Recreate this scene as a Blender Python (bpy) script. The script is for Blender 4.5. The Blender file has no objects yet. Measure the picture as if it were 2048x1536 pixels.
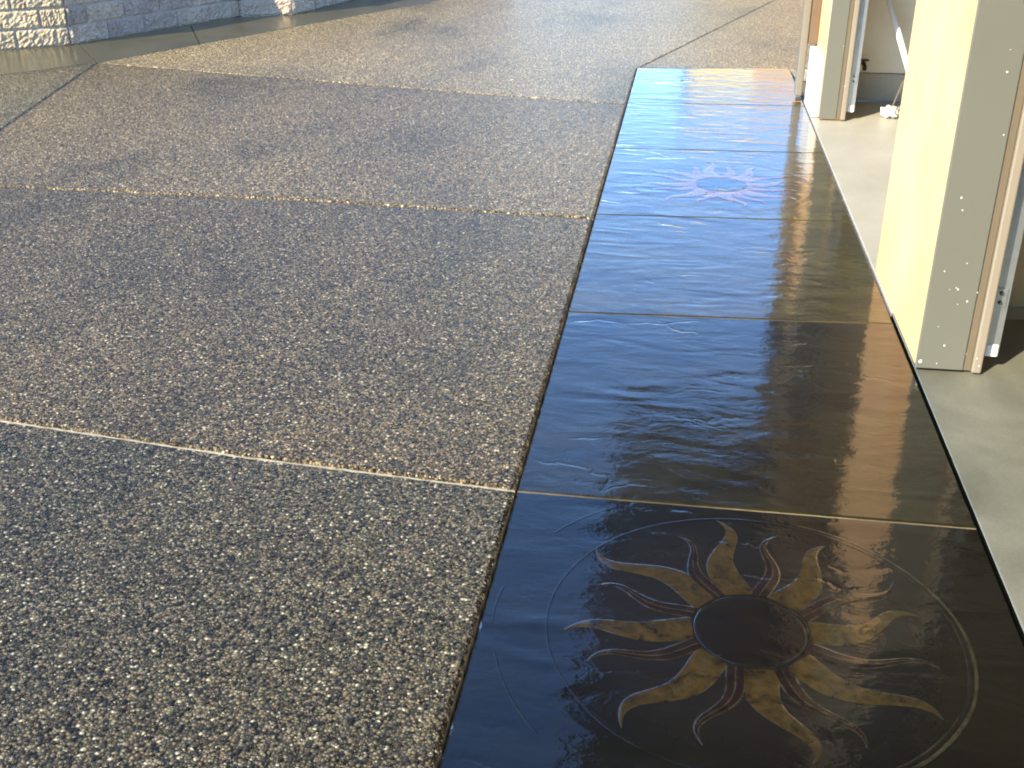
import bpy, bmesh, math, random
from mathutils import Vector, noise, Matrix
random.seed(7)
S = bpy.context.scene
COL = S.collection
R = math.radians

# ------------------------------------------------------------------ camera
cam = bpy.data.cameras.new('camera')
cam.sensor_width = 36.0
cam.lens = 36.0 * 2218 / 2048
cam.clip_end = 3000
cam.clip_start = 0.05
camo = bpy.data.objects.new('camera', cam)
COL.objects.link(camo)
camo.location = (0, 0, 1.5)
camo.rotation_euler = (R(90 - 25.753), 0, R(8.658))
S.camera = camo

# ------------------------------------------------------------------ sky and sun
SUN_EL = 36.0
RAY = Vector((0.60, 0.80, 0)).normalized()          # ground direction the light travels
w = bpy.data.worlds.new('World')
S.world = w
w.use_nodes = True
wn = w.node_tree.nodes
sky = wn.new('ShaderNodeTexSky')
sky.sky_type = 'NISHITA'
sky.sun_disc = False
sky.sun_elevation = R(SUN_EL)
sky.sun_rotation = math.atan2(-RAY.x, -RAY.y)
sky.air_density = 0.7
sky.dust_density = 0.0
sky.ozone_density = 3.6
wn['Background'].inputs[1].default_value = 0.14
hs = wn.new('ShaderNodeHueSaturation')
hs.inputs['Saturation'].default_value = 1.10
w.node_tree.links.new(sky.outputs[0], hs.inputs['Color'])
w.node_tree.links.new(hs.outputs[0], wn['Background'].inputs[0])
sl = bpy.data.lights.new('sun', 'SUN')
sl.energy = 2.6
sl.angle = R(0.53)
sl.color = (1.0, 0.88, 0.68)
so = bpy.data.objects.new('sun', sl)
COL.objects.link(so)
e = R(SUN_EL)
so.rotation_euler = Vector((RAY.x * math.cos(e), RAY.y * math.cos(e), -math.sin(e))).to_track_quat('-Z', 'Y').to_euler()
so.location = (-20, -25, 30)
vs = S.view_settings
vs.view_transform = 'Standard'
vs.look = 'None'
vs.exposure = 2.45
vs.gamma = 1.0
vs.use_curve_mapping = False
S.cycles.filter_width = 2.0


# ------------------------------------------------------------------ material helpers
class NT:
    def __init__(self, name):
        self.m = bpy.data.materials.new(name)
        self.m.use_nodes = True
        self.t = self.m.node_tree
        self.b = self.t.nodes['Principled BSDF']
        self.pos = self.n('ShaderNodeNewGeometry').outputs['Position']
        self.obj = self.n('ShaderNodeTexCoord').outputs['Object']

    def n(self, kind, **kw):
        nd = self.t.nodes.new(kind)
        for k, v in kw.items():
            setattr(nd, k, v)
        return nd

    def l(self, a, b):
        self.t.links.new(a, b)

    def put(self, sock, v):
        if isinstance(v, bpy.types.NodeSocket):
            self.l(v, sock)
        elif v is not None:
            if isinstance(v, (tuple, list)) and len(v) == 3 and sock.type == 'RGBA':
                v = (*v, 1)
            sock.default_value = v

    def mapping(self, vec, scale=(1, 1, 1), rot=(0, 0, 0), loc=(0, 0, 0)):
        q = self.n('ShaderNodeMapping')
        self.l(vec, q.inputs[0])
        q.inputs['Scale'].default_value = scale
        q.inputs['Rotation'].default_value = rot
        q.inputs['Location'].default_value = loc
        return q.outputs[0]

    def noise(self, vec, scale, detail=4, rough=0.55, dist=0.0, kind='FBM'):
        q = self.n('ShaderNodeTexNoise')
        q.noise_type = kind
        if kind == 'FBM':
            q.normalize = True
        self.l(vec, q.inputs['Vector'])
        q.inputs['Scale'].default_value = scale
        q.inputs['Detail'].default_value = detail
        q.inputs['Roughness'].default_value = rough
        q.inputs['Distortion'].default_value = dist
        return q.outputs[0]

    def ramp(self, f, stops, interp='LINEAR'):
        q = self.n('ShaderNodeValToRGB')
        cr = q.color_ramp
        cr.interpolation = interp
        while len(cr.elements) < len(stops):
            cr.elements.new(0.5)
        for el, (p, c) in zip(cr.elements, stops):
            el.position = p
            if isinstance(c, (int, float)):
                c = (c, c, c)
            el.color = (*c, 1)
        self.l(f, q.inputs[0])
        return q.outputs[0]

    def mix(self, f, a, b, mode='MIX'):
        q = self.n('ShaderNodeMix', data_type='RGBA', blend_type=mode)
        self.put(q.inputs[0], f)
        self.put(q.inputs[6], a)
        self.put(q.inputs[7], b)
        return q.outputs[2]

    def math(self, op, a, b=None, c=None):
        q = self.n('ShaderNodeMath', operation=op)
        self.put(q.inputs[0], a)
        if b is not None:
            self.put(q.inputs[1], b)
        if c is not None:
            self.put(q.inputs[2], c)
        return q.outputs[0]

    def bump(self, h, strength, dist, prev=None):
        q = self.n('ShaderNodeBump')
        q.inputs['Strength'].default_value = strength
        q.inputs['Distance'].default_value = dist
        self.l(h, q.inputs['Height'])
        if prev is not None:
            self.l(prev, q.inputs['Normal'])
        return q.outputs[0]

    def done(self, color, rough=0.6, normal=None, coat=0, coat_rough=0.05, ior=1.5, coat_ior=1.5, metallic=0, spec=None):
        b = self.b
        self.put(b.inputs['Base Color'], color)
        self.put(b.inputs['Roughness'], rough)
        b.inputs['IOR'].default_value = ior
        b.inputs['Metallic'].default_value = metallic
        if spec is not None:
            b.inputs['Specular IOR Level'].default_value = spec
        self.put(b.inputs['Coat Weight'], coat)
        self.put(b.inputs['Coat Roughness'], coat_rough)
        b.inputs['Coat IOR'].default_value = coat_ior
        if normal is not None:
            self.l(normal, b.inputs['Normal'])
            self.l(normal, b.inputs['Coat Normal'])
        return self.m


def m_plain(name, col, rough=0.6, var=0.25, scale=6, bump=0.0, bscale=60, metallic=0, spec=None):
    q = NT(name)
    f = q.noise(q.pos, scale, 5, 0.6)
    c = q.mix(f, tuple(v * (1 - var) for v in col), tuple(min(1, v * (1 + var)) for v in col))
    nrm = None
    if bump:
        nrm = q.bump(q.noise(q.pos, bscale, 4, 0.6), bump, 0.004)
    return q.done(c, rough, nrm, metallic=metallic, spec=spec)


def m_aggregate():
    q = NT('exposed_aggregate')
    p = q.mapping(q.pos, (1, 1, 0.0))
    wob = q.n('ShaderNodeVectorMath', operation='ADD')
    nz = q.n('ShaderNodeTexNoise')
    nz.inputs['Scale'].default_value = 90
    q.l(p, nz.inputs['Vector'])
    sc = q.n('ShaderNodeVectorMath', operation='SCALE')
    q.l(nz.outputs['Color'], sc.inputs[0])
    sc.inputs['Scale'].default_value = 0.006
    q.l(p, wob.inputs[0])
    q.l(sc.outputs[0], wob.inputs[1])
    pw = wob.outputs[0]

    def voro(scale):
        v = q.n('ShaderNodeTexVoronoi', voronoi_dimensions='2D', feature='F1')
        v.inputs['Scale'].default_value = scale
        q.l(pw, v.inputs['Vector'])
        s = q.n('ShaderNodeSeparateColor')
        q.l(v.outputs['Color'], s.inputs[0])
        return v.outputs['Distance'], s.outputs[0], s.outputs[1]
    d1, r1, g1 = voro(130)
    d2, r2, g2 = voro(225)
    stones = [(0.0, (0.014, 0.012, 0.009)), (0.22, (0.03375, 0.03225, 0.03)), (0.36, (0.056, 0.043, 0.032)), (0.48, (0.075, 0.07125, 0.06375)),
              (0.60, (0.125, 0.104, 0.080)), (0.70, (0.045, 0.047, 0.036)), (0.78, (0.145, 0.128, 0.100)), (0.88, (0.18, 0.165, 0.1425)), (0.965, (0.36, 0.355, 0.335))]
    c1 = q.ramp(r1, stones, 'CONSTANT')
    c2 = q.ramp(r2, stones, 'CONSTANT')
    big = q.math('GREATER_THAN', g1, 0.42)
    col = q.mix(big, c2, c1)
    dd = q.mix(big, d2, d1)
    dark = q.ramp(dd, [(0.28, 1.06), (0.62, 0.24)])
    col = q.mix(1.0, col, dark, 'MULTIPLY')
    # slow mottling: soft diagonal shadow painted into the stone colour
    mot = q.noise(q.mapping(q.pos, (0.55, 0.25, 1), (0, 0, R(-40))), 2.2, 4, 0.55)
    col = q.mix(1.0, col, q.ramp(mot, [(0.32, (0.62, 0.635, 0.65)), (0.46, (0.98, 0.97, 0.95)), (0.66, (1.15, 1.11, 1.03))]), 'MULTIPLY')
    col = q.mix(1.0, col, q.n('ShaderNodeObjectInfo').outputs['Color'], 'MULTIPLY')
    h = q.math('SUBTRACT', 1.0, dd)
    hr = q.math('ADD', h, q.math('MULTIPLY', r1, 0.5))
    nrm = q.bump(hr, 0.55, 0.006)
    return q.done(col, q.ramp(g2, [(0.0, 0.25), (1.0, 0.6)]), nrm, spec=0.12)


def stamp_bump(q, amp=1.0):
    """slate-skin stamp: long shallow wrinkles running across the walk, plus a slow swell"""
    a = q.noise(q.mapping(q.pos, (1.0, 3.2, 1)), 3.2, 6, 0.6, 0.6, 'RIDGED_MULTIFRACTAL')
    b = q.noise(q.mapping(q.pos, (1.0, 1.7, 1), (0, 0, 0.2)), 5.5, 5, 0.55, 0.4)
    c = q.noise(q.mapping(q.pos, (1.0, 2.0, 1)), 55, 3, 0.6)
    # sparse cleft edges of the slate skin
    v = q.n('ShaderNodeTexVoronoi', feature='DISTANCE_TO_EDGE')
    v.inputs['Scale'].default_value = 4.2
    wv = q.n('ShaderNodeTexNoise')
    wv.inputs['Scale'].default_value = 5.0
    wv.inputs['Detail'].default_value = 5
    q.l(q.pos, wv.inputs['Vector'])
    add = q.n('ShaderNodeVectorMath', operation='MULTIPLY_ADD')
    q.l(wv.outputs['Color'], add.inputs[0])
    add.inputs[1].default_value = (0.35, 0.30, 0)
    q.l(q.mapping(q.pos, (0.45, 1.5, 0), (0, 0, 0.12)), add.inputs[2])
    q.l(add.outputs[0], v.inputs['Vector'])
    crack = q.ramp(v.outputs['Distance'], [(0.0, 0.0), (0.05, 1.0)])
    keep = q.ramp(q.noise(q.pos, 2.6, 3, 0.6), [(0.54, 0.0), (0.62, 1.0)])
    cr = q.mix(keep, (1, 1, 1), crack)
    n0 = q.bump(cr, 0.22 * amp, 0.004)
    n1 = q.bump(a, 0.62 * amp, 0.004, n0)
    n2 = q.bump(b, 0.32 * amp, 0.010, n1)
    return q.bump(c, 0.16 * amp, 0.0015, n2)


def m_stain(name, sun=False):
    q = NT(name)
    f = q.noise(q.mapping(q.pos, (1, 1.6, 1)), 3.0, 6, 0.6, 0.8)
    c = q.ramp(f, [(0.25, (0.0075, 0.006, 0.003)), (0.45, (0.015, 0.01275, 0.00525)), (0.6, (0.021, 0.01875, 0.00675)), (0.8, (0.0375, 0.0285, 0.009))])
    g = q.noise(q.mapping(q.pos, (1, 2.5, 1)), 16, 5, 0.65, 0.4)
    c = q.mix(1.0, c, q.ramp(g, [(0.3, 0.65), (0.7, 1.3)]), 'MULTIPLY')
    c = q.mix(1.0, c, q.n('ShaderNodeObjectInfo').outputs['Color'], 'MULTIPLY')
    if sun:
        ln = q.n('ShaderNodeVectorMath', operation='LENGTH')
        q.l(q.mapping(q.obj, (1, 1, 0)), ln.inputs[0])
        wob = q.math('ADD', ln.outputs['Value'], q.math('MULTIPLY', q.math('SUBTRACT', f, 0.5), 0.12))
        c = q.mix(q.ramp(wob, [(0.30, 1.0), (0.44, 0.0)]), c, q.mix(0.72, c, (0.006, 0.005, 0.004)))
    nrm = stamp_bump(q)
    wear = q.ramp(q.noise(q.mapping(q.pos, (1, 1.8, 1)), 7, 7, 0.68, 0.5), [(0.42, 0.035), (0.62, 0.085), (0.75, 0.16)])
    return q.done(c, 0.5, nrm, spec=0.1, coat=1.0, coat_rough=wear, coat_ior=1.46)


def m_ray(name, lo, hi):
    q = NT(name)
    f = q.noise(q.pos, 26, 8, 0.72, 0.9)
    c = q.ramp(f, [(0.36, lo), (0.64, hi)])
    return q.done(c, 0.5, stamp_bump(q, 0.8), spec=0.1, coat=1.0, coat_rough=0.07, coat_ior=1.5)


def m_concrete(name, lo, hi, rough=0.7, coat=0.0, coat_rough=0.15, coat_ior=1.5):
    q = NT(name)
    f = q.noise(q.pos, 2.3, 6, 0.62, 0.5)
    g = q.noise(q.pos, 120, 3, 0.6)
    c = q.mix(1.0, q.ramp(f, [(0.3, lo), (0.7, hi)]), q.ramp(g, [(0.3, 0.88), (0.7, 1.1)]), 'MULTIPLY')
    nrm = q.bump(g, 0.12, 0.002)
    return q.done(c, rough, nrm, coat=coat, coat_rough=coat_rough, coat_ior=coat_ior)


def m_block(name, lo, hi):
    q = NT(name)
    f = q.noise(q.pos, 9, 6, 0.65)
    g = q.noise(q.pos, 75, 4, 0.65)
    inf = q.n('ShaderNodeObjectInfo').outputs['Random']
    c = q.ramp(f, [(0.3, lo), (0.7, hi)])
    c = q.mix(1.0, c, q.ramp(g, [(0.35, 0.6), (0.65, 1.2)]), 'MULTIPLY')
    c = q.mix(1.0, c, q.ramp(inf, [(0.0, (0.82, 0.80, 0.84)), (1.0, (1.1, 1.06, 1.02))]), 'MULTIPLY')
    nrm = q.bump(q.noise(q.pos, 55, 5, 0.6), 0.8, 0.012)
    return q.done(c, 0.9, nrm, spec=0.2)


def m_stucco(name, col):
    q = NT(name)
    f = q.noise(q.pos, 1.8, 5, 0.6)
    g = q.noise(q.pos, 140, 4, 0.6)
    c = q.ramp(f, [(0.35, (col[0] * 0.95, col[1] * 0.9, col[2] * 0.86)), (0.65, (min(0.9, col[0] * 1.02), col[1] * 1.06, min(0.85, col[2] * 1.15)))])
    nrm = q.bump(g, 0.35, 0.003)
    return q.done(c, 0.85, nrm, spec=0.2)


M = {}
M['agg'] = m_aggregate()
M['edge'] = m_plain('raw_joint_edge', (0.24, 0.235, 0.205), 0.9, 0.8, 42, 0.5, 120)
M['stainedge'] = m_concrete('stained_joint_edge', (0.05, 0.042, 0.025), (0.20, 0.17, 0.11), 0.5)
M['stain'] = m_stain('stained_stamped_concrete')
M['stainsun'] = m_stain('stained_concrete_round_sun', True)
M['gold'] = m_ray('golden_ray_stain', (0.007, 0.005, 0.0015), (0.034, 0.022, 0.0045))  # near sun: this ray colour and the next are darkened to carry shade
M['rust'] = m_ray('rust_ray_stain', (0.003, 0.002, 0.0015), (0.0105, 0.005, 0.0028))
M['gold2'] = m_ray('worn_orange_ray_stain', (0.05, 0.022, 0.010), (0.17, 0.075, 0.035))
M['rust2'] = m_ray('worn_red_ray_stain', (0.05, 0.014, 0.010), (0.16, 0.045, 0.035))
M['core'] = m_ray('black_disc_stain', (0.0012, 0.0011, 0.001), (0.006, 0.004, 0.0016))
M['line'] = m_ray('pale_groove_line', (0.004, 0.0035, 0.002), (0.030, 0.025, 0.014))
M['groove'] = m_ray('dark_groove_line', (0.002, 0.002, 0.0015), (0.007, 0.006, 0.004))
M['band'] = m_concrete('sealed_border_concrete', (0.040, 0.034, 0.013), (0.070, 0.060, 0.025), 0.4, 0.45, 0.14, 1.42)
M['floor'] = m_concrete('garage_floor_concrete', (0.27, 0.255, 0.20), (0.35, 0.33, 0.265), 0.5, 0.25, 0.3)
M['floor_shaded'] = m_concrete('shaded_garage_floor', (0.080, 0.082, 0.060), (0.165, 0.163, 0.123), 0.5, 0.15, 0.3)  # near bay: its shade is painted in as a darker concrete
M['earth'] = m_plain('bare_earth', (0.10, 0.085, 0.06), 0.95, 0.3, 3)
M['block'] = m_block('split_face_block', (0.37, 0.285, 0.21), (0.51, 0.40, 0.295))
M['sunlit_block'] = m_block('sunlit_split_face_block', (0.40, 0.32, 0.19), (0.56, 0.46, 0.29))  # yellower copy of the block: sunlight on the left run painted into its colour
M['mortar'] = m_plain('pale_mortar', (0.3525, 0.33, 0.285), 0.9, 0.15, 20, 0.4, 150)
M['stucco'] = m_stucco('cream_stucco', (0.83, 0.47, 0.19))
M['housewall'] = m_stucco('pale_house_render', (0.84, 0.66, 0.25))
M['white'] = m_stucco('white_painted_render', (0.84, 0.82, 0.76))
M['inner'] = m_stucco('cream_plaster', (0.88, 0.82, 0.64))
M['stem'] = m_concrete('grey_stem_wall', (0.38, 0.37, 0.30), (0.48, 0.47, 0.40))
M['jamb'] = m_plain('taupe_jamb_paint', (0.110, 0.108, 0.082), 0.5, 0.07, 3, 0.05, 90)
M['stop'] = m_plain('brown_stop_paint', (0.12, 0.093, 0.057), 0.5, 0.10, 5)
M['seal'] = m_plain('cream_vinyl_seal', (0.216, 0.18, 0.129), 0.45, 0.06, 5)
M['zinc'] = m_plain('galvanised_steel', (0.50, 0.52, 0.52), 0.38, 0.18, 30, metallic=0.9)
M['spot'] = m_plain('white_paint_spatter', (0.85, 0.83, 0.75), 0.5, 0.03)
M['brown'] = m_plain('brown_painted_metal', (0.11, 0.075, 0.04), 0.45, 0.12, 8)
M['taupe2'] = m_plain('taupe_painted_metal', (0.156, 0.135, 0.096), 0.45, 0.08, 8)
M['dark'] = m_plain('dark_shoe', (0.03, 0.026, 0.02), 0.6, 0.2)
M['soffit'] = m_plain('dark_brown_soffit', (0.050, 0.036, 0.022), 0.7, 0.25, 4)
M['roof'] = m_plain('brown_roof_shingle', (0.09, 0.075, 0.06), 0.9, 0.25, 12, 0.4, 40)
M['plaswhite'] = m_plain('white_plastic', (0.83, 0.81, 0.74), 0.4, 0.04)
M['wood'] = m_plain('pale_plywood', (0.50, 0.36, 0.17), 0.6, 0.18, 5)
M['orange'] = m_plain('orange_stained_timber', (0.74, 0.38, 0.04), 0.6, 0.2, 4)
M['glass'] = m_plain('window_glass', (0.03, 0.04, 0.05), 0.05, 0.05)


# ------------------------------------------------------------------ object helpers
def mesh_obj(name, verts, faces, mats, parent=None, fmat=None, smooth=False):
    me = bpy.data.meshes.new(name)
    me.from_pydata([tuple(v) for v in verts], [], faces)
    for m in (mats if isinstance(mats, (list, tuple)) else [mats]):
        me.materials.append(m)
    if fmat:
        me.polygons.foreach_set('material_index', fmat)
    if smooth:
        me.polygons.foreach_set('use_smooth', [True] * len(me.polygons))
    me.update()
    o = bpy.data.objects.new(name, me)
    COL.objects.link(o)
    if parent:
        o.parent = parent
    return o


def bm_obj(name, bm, mats, parent=None, smooth=False):
    bmesh.ops.recalc_face_normals(bm, faces=bm.faces)
    me = bpy.data.meshes.new(name)
    bm.to_mesh(me)
    bm.free()
    for m in (mats if isinstance(mats, (list, tuple)) else [mats]):
        me.materials.append(m)
    if smooth:
        me.polygons.foreach_set('use_smooth', [True] * len(me.polygons))
    o = bpy.data.objects.new(name, me)
    COL.objects.link(o)
    if parent:
        o.parent = parent
    return o


def add_box(bm, a, b, bevel=0.0):
    r = bmesh.ops.create_cube(bm, size=1)
    vs_ = r['verts']
    for v in vs_:
        v.co = Vector([a[i] if v.co[i] < 0 else b[i] for i in range(3)])
    if bevel:
        es = list({ed for v in vs_ for ed in v.link_edges})
        bmesh.ops.bevel(bm, geom=es, offset=bevel, segments=2, affect='EDGES', profile=0.5)


def box(name, a, b, mat, parent=None, bevel=0.0):
    bm = bmesh.new()
    add_box(bm, a, b, bevel)
    return bm_obj(name, bm, mat, parent)


def tube(bm, pts, r, seg=10):
    rings = []
    for i, p in enumerate(pts):
        p = Vector(p)
        d = (Vector(pts[min(i + 1, len(pts) - 1)]) - Vector(pts[max(i - 1, 0)])).normalized()
        u = d.cross(Vector((0, 0, 1)))
        if u.length < 1e-3:
            u = Vector((1, 0, 0))
        u.normalize()
        v = d.cross(u)
        rr = r[i] if isinstance(r, (list, tuple)) else r
        rings.append([bm.verts.new(p + (u * math.cos(k * 2 * math.pi / seg) + v * math.sin(k * 2 * math.pi / seg)) * rr) for k in range(seg)])
    for a, b in zip(rings, rings[1:]):
        for k in range(seg):
            bm.faces.new((a[k], a[(k + 1) % seg], b[(k + 1) % seg], b[k]))
    bm.faces.new(rings[0][::-1])
    bm.faces.new(rings[-1])


def empty(name, loc=(0, 0, 0), **kw):
    o = bpy.data.objects.new(name, None)
    o.empty_display_size = 0.2
    COL.objects.link(o)
    o.location = loc
    for k, v in kw.items():
        o[k] = v
    return o


def slab_mesh(name, poly, mats, parent, gap=0.005, bev=0.008, depth=0.09, jit=0.0022, step=0.022, z=0.0, drop=0.007, fine_bbox=None, origin=None):
    """concrete slab cast to its joints: ragged eased arris, raw sides.  poly counter-clockwise, joints on its edges"""
    n = len(poly)
    P = [Vector((p[0], p[1])) for p in poly]
    nrm = []
    for i in range(n):
        d = (P[(i + 1) % n] - P[i]).normalized()
        nrm.append(Vector((d.y, -d.x)))                    # outward for ccw
    # inset the corners by the joint half-width
    C = []
    for i in range(n):
        n0, n1 = nrm[i - 1], nrm[i]
        b = (n0 + n1)
        b = b / max(b.length_squared, 1e-6) * 2
        C.append((P[i] - b * gap, b))
    outer, inner = [], []
    for i in range(n):
        a, ba = C[i]
        c, bc = C[(i + 1) % n]
        L = (c - a).length
        k = max(1, min(400, int(L / step)))
        for s in range(k):
            t = s / k
            p = a.lerp(c, t)
            off = ba if s == 0 else nrm[i]
            j = random.gauss(0, jit) if s else 0.0
            outer.append(p + nrm[i] * j * 0.6)
            inner.append(p - off * bev - nrm[i] * abs(random.gauss(0, jit)))
    m = len(outer)
    ox, oy = origin if origin else (0, 0)
    V = [(p.x - ox, p.y - oy, z) for p in inner] + [(p.x - ox, p.y - oy, z - drop) for p in outer] + [(p.x - ox, p.y - oy, z - depth) for p in outer]
    F = [tuple(range(m))]
    fm = [0]
    for i in range(m):
        j = (i + 1) % m
        F.append((m + i, m + j, j, i))
        fm.append(0)
        F.append((2 * m + i, 2 * m + j, m + j, m + i))
        fm.append(1)
    o = mesh_obj(name, V, F, mats, parent, fm)
    o.location = (ox, oy, 0)
    return o


# ------------------------------------------------------------------ ground
bm = bmesh.new()
v4 = [bm.verts.new(c) for c in ((-900, -900, -0.1), (900, -900, -0.1), (900, 900, -0.1), (-900, 900, -0.1))]
bm.faces.new(v4)
g = bm_obj('ground', bm, M['earth'])
g['kind'] = 'structure'

# ------------------------------------------------------------------ driveway slabs
XL, XR = -0.362, 0.786                       # the two long edges of the stamped walk
drive = empty('driveway', (0, 0, 0), kind='structure')
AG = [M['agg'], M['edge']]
jl = lambda y: -4.53 + (8.29 - y) * 0.24     # long joint at the far left


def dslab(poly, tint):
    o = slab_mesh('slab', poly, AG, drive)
    o.color = (*tint, 1)                      # tint per slab, paler towards the far end
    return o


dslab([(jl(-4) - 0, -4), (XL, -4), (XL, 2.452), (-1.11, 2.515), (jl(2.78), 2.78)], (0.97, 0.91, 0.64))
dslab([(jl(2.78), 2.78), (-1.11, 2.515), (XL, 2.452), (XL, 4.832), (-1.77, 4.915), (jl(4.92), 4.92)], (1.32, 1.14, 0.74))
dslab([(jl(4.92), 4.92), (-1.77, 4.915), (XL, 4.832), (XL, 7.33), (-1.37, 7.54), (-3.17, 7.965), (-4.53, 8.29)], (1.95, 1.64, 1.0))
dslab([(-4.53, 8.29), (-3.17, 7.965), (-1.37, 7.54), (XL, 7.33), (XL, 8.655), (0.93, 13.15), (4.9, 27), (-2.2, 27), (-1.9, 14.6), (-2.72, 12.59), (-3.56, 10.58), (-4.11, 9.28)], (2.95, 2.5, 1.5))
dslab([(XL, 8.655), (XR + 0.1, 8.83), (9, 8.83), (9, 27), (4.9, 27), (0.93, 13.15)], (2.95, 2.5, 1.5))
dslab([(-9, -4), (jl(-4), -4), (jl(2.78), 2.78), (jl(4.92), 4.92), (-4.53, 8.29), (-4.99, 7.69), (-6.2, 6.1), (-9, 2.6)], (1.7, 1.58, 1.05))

# ------------------------------------------------------------------ sealed border band along the wall
WALL = [(-8.2, 4.4), (-7.16, 7.55), (-5.17, 9.06), (-4.42, 11.0), (-3.93, 11.17), (-3.55, 12.9), (-3.0, 15.6), (-2.8, 18.5)]
band = empty('border_band', (0, 0, 0), kind='structure')
BD = [M['band'], M['stainedge']]


def bslab(poly):
    return slab_mesh('slab', poly, BD, band, gap=0.003, bev=0.003, jit=0.0007, z=0.0)


bslab([(-9, 2.6), (-6.2, 6.1), (-4.99, 7.69), (-4.53, 8.29), (-5.12, 9.06 + 0.05), (-5.6, 9.3), (-9.2, 4.4)])
bslab([(-4.53, 8.29), (-4.11, 9.28), (-4.62, 10.28), (-5.1, 10.45), (-5.6, 9.3), (-5.12, 9.11)])
bslab([(-4.11, 9.28), (-3.56, 10.58), (-2.72, 12.59), (-1.9, 14.6), (-2.2, 19), (-3.6, 19), (-5.1, 10.45), (-4.62, 10.28)])

# ------------------------------------------------------------------ stamped, stained walk with two suns
walk = empty('stamped_walkway', (0, 0, 0), kind='structure')
ST = [M['stain'], M['stainedge']]
JY = [-1.2, 0.02, 1.235, 2.447, 3.695, 4.895, 6.15, 7.40, 8.70]


def ring_mesh(name, r0, r1, parent, mat, a0=0.0, a1=360.0, z0=0.0002, seg=96):
    k = max(6, int(seg * (a1 - a0) / 360))
    V, F = [], []
    for i in range(k + 1):
        a = R(a0 + (a1 - a0) * i / k)
        wob = 1 + 0.008 * noise.noise((math.cos(a) * 2.3, math.sin(a) * 2.3, r0 * 9))
        th = 0.6 + 0.6 * abs(noise.noise((a * 3.1, r0 * 7, 1.7)))
        mid, hw = (r0 + r1) / 2 * wob, (r1 - r0) / 2 * th
        for rr, zz in ((mid - hw, 0.0), (mid - hw * 0.5, z0), (mid + hw * 0.5, z0), (mid + hw, 0.0)):
            V.append((rr * math.cos(a), rr * math.sin(a), zz + 0.0002))
    for i in range(k):
        for j in range(3):
            b = i * 4 + j
            F.append((b, b + 4, b + 5, b + 1))
    return mesh_obj(name, V, F, mat, parent, smooth=False)


def sun_ray(base, tip, rtip, hw, curl, parent, mat, r0=0.125):
    """wavy flame: filled body, pale carved outline and one vein down its middle; a couple of mm of relief"""
    n = 26
    rows = []
    for i in range(n + 1):
        t = i / n
        r = r0 + (rtip - r0) * t
        a = R(base + (tip - base) * t + curl * math.sin(2 * math.pi * (t * 0.95)) * (0.35 + 0.65 * t))
        wd = hw * ((1 - t) ** 0.75) * (1 + 0.22 * math.sin(math.pi * t)) + 0.0012
        ctr = Vector((r * math.cos(a), r * math.sin(a), 0))
        perp = Vector((-math.sin(a), math.cos(a), 0))
        ln = min(0.0035, wd * 0.45) * (0.7 + 0.5 * random.random())
        vn = min(0.0016, wd * 0.12)
        offs = [(-wd, 0.0003), (-wd + ln, 0.0007), (-vn, 0.0009), (vn, 0.0009), (wd - ln, 0.0007), (wd, 0.0003)]
        rows.append([ctr + perp * o_ + Vector((0, 0, z_)) for o_, z_ in offs])
    V = [v for row in rows for v in row]
    F, fm = [], []
    for i in range(n):
        for j in range(5):
            b = i * 6 + j
            F.append((b, b + 6, b + 7, b + 1))
            fm.append(1 if j in (0, 4) or (j == 2 and i < n * 0.8) else 0)
    return mesh_obj('ray', V, F, [mat, M['line']], parent, fm)


def disc(r, parent):
    seg = 64
    V = [(0, 0, 0.0011)]
    F = []
    for rr, zz in ((r * 0.55, 0.0011), (r * 0.93, 0.0011), (r * 0.965, 0.0009), (r, 0.0010), (r * 1.012, 0.0002)):
        for i in range(seg):
            a = 2 * math.pi * i / seg
            V.append((rr * math.cos(a), rr * math.sin(a), zz))
    fm = []
    for i in range(seg):
        F.append((0, 1 + i, 1 + (i + 1) % seg))
        fm.append(0)
    for k in range(4):
        for i in range(seg):
            b = 1 + k * seg
            F.append((b + i, b + seg + i, b + seg + (i + 1) % seg, b + (i + 1) % seg))
            fm.append(0 if k == 0 else 1)
    return mesh_obj('sun_disc', V, F, [M['core'], M['groove']], parent, fm)


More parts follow.
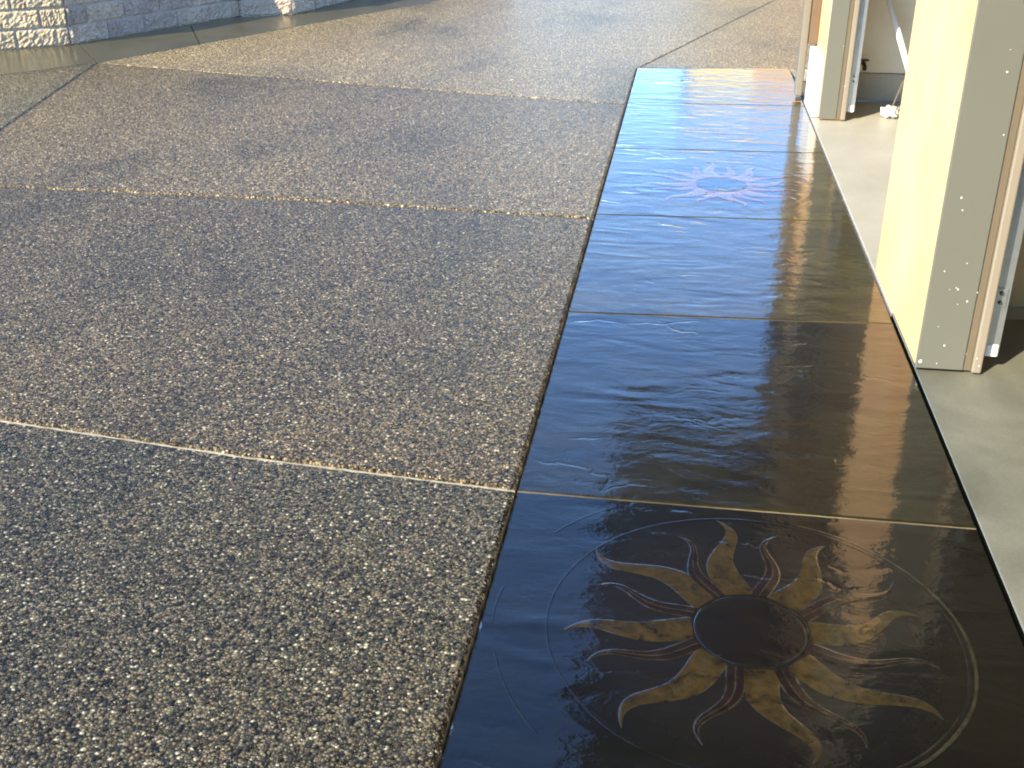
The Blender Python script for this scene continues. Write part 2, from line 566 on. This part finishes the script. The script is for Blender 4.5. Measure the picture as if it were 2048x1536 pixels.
SUNC = {2: (0.218, 1.955), 5: (0.215, 5.48)}
for i in range(len(JY) - 1):
    skew = 0.03
    y0, y1 = JY[i], JY[i + 1]
    yr0 = y0 - 0.005 if i < 4 else y0 + 0.09 if y0 > 8 else y0 + 0.06
    yr1 = y1 - 0.005 if i + 1 < 4 else y1 + 0.13 if y1 > 8.5 else y1 + 0.06
    poly = [(XL, y0), (XR, yr0), (XR, yr1), (XL, y1)]
    if i in SUNC:
        s = slab_mesh('slab', poly, [M['stainsun'], M['stainedge']], walk, gap=0.004, bev=0.004, drop=0.004, jit=0.0007, origin=SUNC[i])
        s['label'] = 'stained slab with a carved golden sun'
        bases = [102, 55, 5, -45, -84, -130, -175, 137]
        tips = [101, 59.5, 14, -34, -78, -125, -170, 141.5]
        rts = [0.43, 0.40, 0.375, 0.415, 0.385, 0.42, 0.40, 0.435]
        curls = [7, -6, -7, -7, -8, 8, 5, -8]
        for b_, t_, r_, c_ in zip(bases, tips, rts, curls):
            sun_ray(b_, t_, r_, 0.038, c_, s, M['gold' if i == 2 else 'gold2'])
        for b_, t_, r_, c_ in zip([121, 80, 30, -20, -65, -106, -152, 160], [117, 76, 37, -12, -60, -104, -154, 164], [0.375, 0.383, 0.40, 0.38, 0.375, 0.37, 0.37, 0.36], [6, -7, 6, -6, -6, 7, 6, 6]):
            sun_ray(b_, t_, r_, 0.020 if i == 2 else 0.028, c_, s, M['rust' if i == 2 else 'rust2'], 0.128)
        disc(0.120, s)
        ring_mesh('ring', 0.432, 0.441, s, M['groove'])
        ring_mesh('ring_halo', 0.445, 0.455, s, M['line'], -80, 75)
        for a0, a1 in ((125, 146), (172, 186), (196, 222)):
            ring_mesh('arc_cut', 0.548, 0.556, s, M['groove'], a0, a1)
    else:
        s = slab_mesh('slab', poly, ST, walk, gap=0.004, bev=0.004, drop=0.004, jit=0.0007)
    stain_shade = [0.2, 0.2, 0.16, 0.5, 1.5, 2.0, 2.2, 2.2][i]          # shade on the near slabs is painted into their stain colour
    s.color = (stain_shade, stain_shade * 0.97, stain_shade * 0.72, 1)

# ------------------------------------------------------------------ garage
gar = empty('garage', (0.79, 3.4, 0), label='cream stucco garage with open doorways beside the stamped walk', category='garage')
gar_off = Vector(gar.location)


def gpart(o):
    o.parent = gar
    o.location = Vector(o.location) - gar_off
    return o


def gbox(name, a, b, mat, bevel=0.0, parent=None):
    o = box(name, a, b, mat, None, bevel)
    if parent is None:
        return gpart(o)
    o.parent = parent
    return o


for ya, yb, mat in ((-3.6, 3.86, 'floor_shaded'), (3.86, 7.66, 'floor')):
    gpart(slab_mesh('floor', [(XR, ya), (4.4, ya), (4.4, yb), (XR, yb)], [M[mat], M['groove' if mat == 'floor_shaded' else 'edge']], None, gap=0.005, bev=0.002, drop=0.002, jit=0.0004, z=0.001))
XF, XB = 0.792, 0.985       # front and back face of the front wall
PIERS = [(-3.6, 0.45), (3.372, 4.285)]
for a, b in PIERS:
    gbox('wall_pier', (XF, a, 0.006), (XB - 0.003, b, 2.16), M['stucco'], 0.006)
# far pier, with its white lower course standing proud
bm = bmesh.new()
add_box(bm, (0.835, 7.043, 0.006), (XB - 0.003, 7.76, 2.16), 0.005)
gpart(bm_obj('wall_pier', bm, M['stucco']))
gbox('plinth', (0.788, 7.10, 0.006), (0.833, 7.56, 0.36), M['white'], 0.005)
gbox('header', (XF + 0.002, -3.6, 2.163), (XB - 0.003, 7.76, 2.62), M['stucco'])
gbox('end_wall', (XB, 7.675, 0.185), (4.4, 7.76, 2.62), M['inner'])
gbox('stem_wall', (XB, 7.66, 0.006), (4.4, 7.75, 0.182), M['stem'], 0.006)
gbox('back_wall', (4.4, -3.6, 0), (4.52, 7.76, 2.62), M['inner'])
gbox('near_wall', (XB, -3.6, 0.006), (4.39, -3.5, 2.62), M['inner'])
gbox('ceiling', (XB, -3.49, 2.623), (4.39, 7.65, 2.66), M['inner'])
# roof: soffit and fascia reaching out over the walk
EX = -0.31
gbox('soffit', (EX + 0.02, -3.9, 2.625), (XF + 0.15, 7.98, 2.645), M['soffit'])
gbox('fascia', (EX, -3.9, 2.60), (EX + 0.018, 7.98, 2.80), M['soffit'], 0.004)
bm = bmesh.new()
rv = [bm.verts.new(c) for c in ((EX - 0.03, -4, 2.805), (EX - 0.03, 8.05, 2.805), (3.5, 8.05, 4.1), (3.5, -4, 4.1), (7.3, -4, 2.805), (7.3, 8.05, 2.805))]
for f in ((0, 1, 2, 3), (3, 2, 5, 4), (0, 3, 4), (1, 5, 2), (0, 4, 5, 1)):
    bm.faces.new([rv[k] for k in f])
gpart(bm_obj('roof', bm, M['roof']))


def doorway_trim(yc, x0, sp):
    """jamb board, door stop and vinyl seal on the camera side of a pier, door track behind"""
    j = gbox('jamb', (x0, yc - 0.012, 0.012), (0.932, yc - 0.001, 2.15), M['jamb'], 0.003)
    gbox('door_stop', (0.934, yc - 0.007, 0.012), (0.956, yc - 0.001, 2.15), M['stop'], 0.002)
    gbox('weather_seal', (0.957, yc - 0.020, 0.008), (0.986, yc - 0.001, 2.15), M['seal'], 0.005)
    # spattered paint
    bm_ = bmesh.new()
    rnd = random.Random(int(yc * 100))
    spots = [(0.80, 0.035, 0.006)]
    for k in range(sp):
        x = rnd.uniform(x0 + 0.01, 0.985)
        zz = rnd.uniform(0.02, 1.2) if rnd.random() < 0.6 else rnd.uniform(0.02, 0.4)
        spots.append((x, zz, rnd.choice((0.0012, 0.0016, 0.002, 0.0028))))
    for x, zz, r_ in spots:
        yy = yc - 0.0125 if x < 0.932 else (yc - 0.0075 if x < 0.956 else yc - 0.0206)
        mtx = Matrix.Translation((x, yy, zz)) @ Matrix.Diagonal((1, 0.35, 1.15, 1))
        bmesh.ops.create_icosphere(bm_, subdivisions=1, radius=r_, matrix=mtx)
    s_ = gpart(bm_obj('paint_spatter', bm_, M['spot'], smooth=True))
    s_['kind'] = 'stuff'
    # C-section track with brackets
    bm_ = bmesh.new()
    y1 = yc + 0.03
    add_box(bm_, (0.990, y1, 0.05), (1.040, y1 + 0.003, 2.1))
    add_box(bm_, (0.990, y1 + 0.003, 0.05), (0.993, y1 + 0.05, 2.1))
    add_box(bm_, (1.037, y1 + 0.003, 0.05), (1.040, y1 + 0.05, 2.1))
    tr = gpart(bm_obj('door_track', bm_, M['zinc']))
    for zz in (0.22, 0.75, 1.4):
        bm_ = bmesh.new()
        add_box(bm_, (0.984, y1 - 0.006, zz), (1.03, y1 - 0.002, zz + 0.06), 0.0)
        b_ = bm_obj('bracket', bm_, M['zinc'], tr)
        bm_ = bmesh.new()
        for dz in (0.015, 0.045):
            bmesh.ops.create_cone(bm_, cap_ends=True, segments=8, radius1=0.007, radius2=0.006, depth=0.008,
                                  matrix=Matrix.Translation((1.012, y1 - 0.009, zz + dz)) @ Matrix.Rotation(R(90), 4, 'X'))
        bm_obj('bolt', bm_, M['dark'], tr)
    bm_ = bmesh.new()
    add_box(bm_, (1.0, y1 - 0.004, 0.05), (1.036, y1 + 0.0, 0.09), 0.002)
    bm_obj('roller_cap', bm_, M['plaswhite'], tr)


doorway_trim(3.372, 0.786, 20)
doorway_trim(7.043, 0.829, 8)

# downspout at the far corner of the garage
bm = bmesh.new()
add_box(bm, (0.728, 7.62, 0.03), (0.775, 7.73, 2.6), 0.008)
ds = gpart(bm_obj('downspout', bm, M['taupe2']))
bm = bmesh.new()
add_box(bm, (0.777, 7.60, 0.365), (0.833, 7.755, 2.15), 0.004)
gpart(bm_obj('corner_trim', bm, M['brown']))
bm = bmesh.new()
add_box(bm, (0.732, 7.59, 0.003), (0.772, 7.615, 0.03), 0.006)
gpart(bm_obj('downspout_shoe', bm, M['dark']))
# hose tap on the end wall
bm = bmesh.new()
tube(bm, [(1.145, 7.674, 0.245), (1.145, 7.63, 0.245), (1.147, 7.60, 0.235), (1.147, 7.595, 0.21)], 0.013, 8)
bmesh.ops.create_cone(bm, cap_ends=True, segments=12, radius1=0.026, radius2=0.026, depth=0.008, matrix=Matrix.Translation((1.146, 7.62, 0.272)))
gpart(bm_obj('hose_tap', bm, M['dark'], smooth=False))

# ------------------------------------------------------------------ loose things in the garage
pole = empty('pole', (1.47, 7.2, 0.004), label='white pole leaning on the wall inside the far garage doorway', category='pole')
P0, P1 = Vector((1.472, 7.20, 0.004)), Vector((1.085, 7.655, 1.02))
bm = bmesh.new()
L = P1 - P0
tube(bm, [tuple(L * 0.02), tuple(L * 0.98)], 0.019, 12)
bm_obj('shaft', bm, M['plaswhite'], pole, True)
bm = bmesh.new()
tube(bm, [(0, 0, 0), tuple(L * 0.03)], 0.023, 12)
bm_obj('end_cap', bm, M['dark'], pole, True)

bm = bmesh.new()
bmesh.ops.create_icosphere(bm, subdivisions=4, radius=0.05)
for v in bm.verts:
    d = v.co.normalized()
    v.co = d * (0.045 + 0.026 * noise.noise(d * 2.1 + Vector((3, 1, 0))) + 0.016 * noise.noise(d * 6))
    v.co.z = max(v.co.z * 0.75, -0.034)
bag = bm_obj('crumpled_bag', bm, M['plaswhite'], None, True)
bag.location = (1.262, 7.17, 0.039)
bag['label'] = 'small crumpled white bag on the garage floor'
bag['category'] = 'bag'
bm = bmesh.new()
tube(bm, [(1.275, 7.20, 0.06), (1.29, 7.25, 0.05), (1.315, 7.34, 0.06), (1.36, 7.46, 0.12), (1.42, 7.62, 0.20), (1.45, 7.65, 0.24)], 0.006, 6)
cd = bm_obj('cord', bm, M['taupe2'], None, True)
cd['label'] = 'thin pale cord running from the white bag up the end wall'
cd['category'] = 'cord'

pl = box('plywood_sheet', (1.07, 3.98, 0.006), (1.75, 4.0, 1.1), M['wood'], None, 0.002)
pl['label'] = 'pale plywood sheet standing behind the near pier in the garage'
pl['category'] = 'sheet'

# ------------------------------------------------------------------ block wall at the upper left
bw = empty('block_wall', (-5.17, 9.06, 0), label='grey split-face block wall with pale mortar along the driveway edge', category='wall')
bwo = Vector((-5.17, 9.06, 0))
CH, BL = 0.153, 0.40


def block_mesh(seed, mat, nx=22, nz=9):
    V, F = [], []
    Lx, Hz = BL - 0.011, CH - 0.011
    for k in range(nz + 1):
        for i in range(nx + 1):
            x, zz = Lx * i / nx, Hz * k / nz
            edge = min(i, nx - i, k, nz - k)
            d = 0.012 * noise.noise((x * 26 + seed * 9, zz * 14, seed)) + 0.016 * noise.noise((x * 62, zz * 38, seed * 3))
            V.append((x, -(0.013 + d) if edge else -0.004, zz))
    for k in range(nz):
        for i in range(nx):
            b = k * (nx + 1) + i
            F.append((b, b + 1, b + nx + 2, b + nx + 1))
    # sides back to the core
    n0 = len(V)
    for (x, zz) in ((0, 0), (Lx, 0), (Lx, Hz), (0, Hz)):
        V.append((x, 0.03, zz))
    c = [0, nx, (nx + 1) * (nz + 1) - 1, (nx + 1) * nz]
    bot = [i for i in range(nx + 1)]
    F.append(tuple([n0, n0 + 1] + bot[::-1]))
    top = [nz * (nx + 1) + i for i in range(nx + 1)]
    F.append(tuple([n0 + 2, n0 + 3] + top))
    F.append(tuple([n0 + 3, n0] + [k * (nx + 1) for k in range(nz + 1)]))
    F.append(tuple([n0 + 1, n0 + 2] + [k * (nx + 1) + nx for k in range(nz, -1, -1)]))
    me = bpy.data.meshes.new('block')
    me.from_pydata(V, [], F)
    me.materials.append(mat)
    me.update()
    return me


BM = [[block_mesh(s, M[k]) for s in range(7)] for k in ('block', 'sunlit_block')]
COURSES = 5
for seg_i, ((ax, ay), (bx, by)) in enumerate(zip(WALL, WALL[1:])):
    A, B = Vector((ax, ay, 0)), Vector((bx, by, 0))
    L = (B - A).length
    d = (B - A).normalized()
    ang = math.atan2(d.y, d.x)
    # core of mortar behind the block faces (recessed 2 mm)
    bm = bmesh.new()
    add_box(bm, (0.035, 0.002, 0.012), (L - 0.035, 0.16, CH * COURSES))
    o = bm_obj('mortar_core', bm, M['mortar'], bw)
    o.location = A - bwo
    o.rotation_euler.z = ang
    cap = box('cap', (-0.03, -0.03, CH * COURSES + 0.001), (L + 0.03, 0.19, CH * COURSES + 0.055), M['stem'], bw, 0.006)
    cap.location = A - bwo
    cap.rotation_euler.z = ang
    for c in range(COURSES):
        nfit = max(1, round(L / BL))
        sx = L / nfit / BL
        start = -0.5 if c % 2 else 0.0
        k = start
        while k < nfit:
            x0, x1 = max(k, 0), min(k + 1, nfit)
            o = bpy.data.objects.new('block', random.choice(BM[seg_i in (0, 1)]))
            COL.objects.link(o)
            o.parent = bw
            o.location = A - bwo + d * ((x0 * BL + 0.0055) * sx) + Vector((0, 0, c * CH + 0.004))
            o.rotation_euler.z = ang
            o.scale.x = sx * ((x1 - x0) * BL - 0.011) / (BL - 0.011)
            k += 1

# mortar fill where two runs of wall meet
for k in range(1, len(WALL) - 1):
    p0, p1, p2 = (Vector(WALL[k + j]) for j in (-1, 0, 1))
    b = ((p1 - p0).normalized() + (p2 - p1).normalized()).normalized()
    c = p1 + Vector((-b.y, b.x)) * 0.062
    bm = bmesh.new()
    bmesh.ops.create_cone(bm, cap_ends=True, segments=14, radius1=0.055, radius2=0.055, depth=CH * COURSES - 0.004,
                          matrix=Matrix.Translation((c.x, c.y, CH * COURSES / 2)))
    o = bm_obj('mortar_fill', bm, M['block'], bw)
    o.location = -bwo

# ------------------------------------------------------------------ neighbour's house up the drive (mirrored in the wet walk)
nh = empty('neighbour_house', (4, 27.5, 0), label='cream house with orange timber door at the far end of the driveway', category='house')
nho = Vector((4, 27.5, 0))


def nbox(name, a, b, mat, bevel=0.0):
    o = box(name, a, b, mat, None, bevel)
    o.parent = nh
    o.location = -nho
    return o


nbox('wall', (0.12, 27.5, -0.05), (12, 35, 3.75), M['housewall'])
nbox('roof', (-0.1, 27.2, 3.753), (12.3, 35.3, 3.95), M['roof'], 0.02)
for k in range(8):
    nbox('door_board', (1.62 + k * 0.305, 27.42, 0.02), (1.62 + k * 0.305 + 0.298, 27.497, 3.3), M['orange'], 0.006)
f = nbox('window', (6, 27.44, 1.0), (7.6, 27.497, 2.3), M['white'], 0.01)
o = box('pane', (6.08, 27.425, 1.08), (7.52, 27.437, 2.22), M['glass'])
o.parent = f
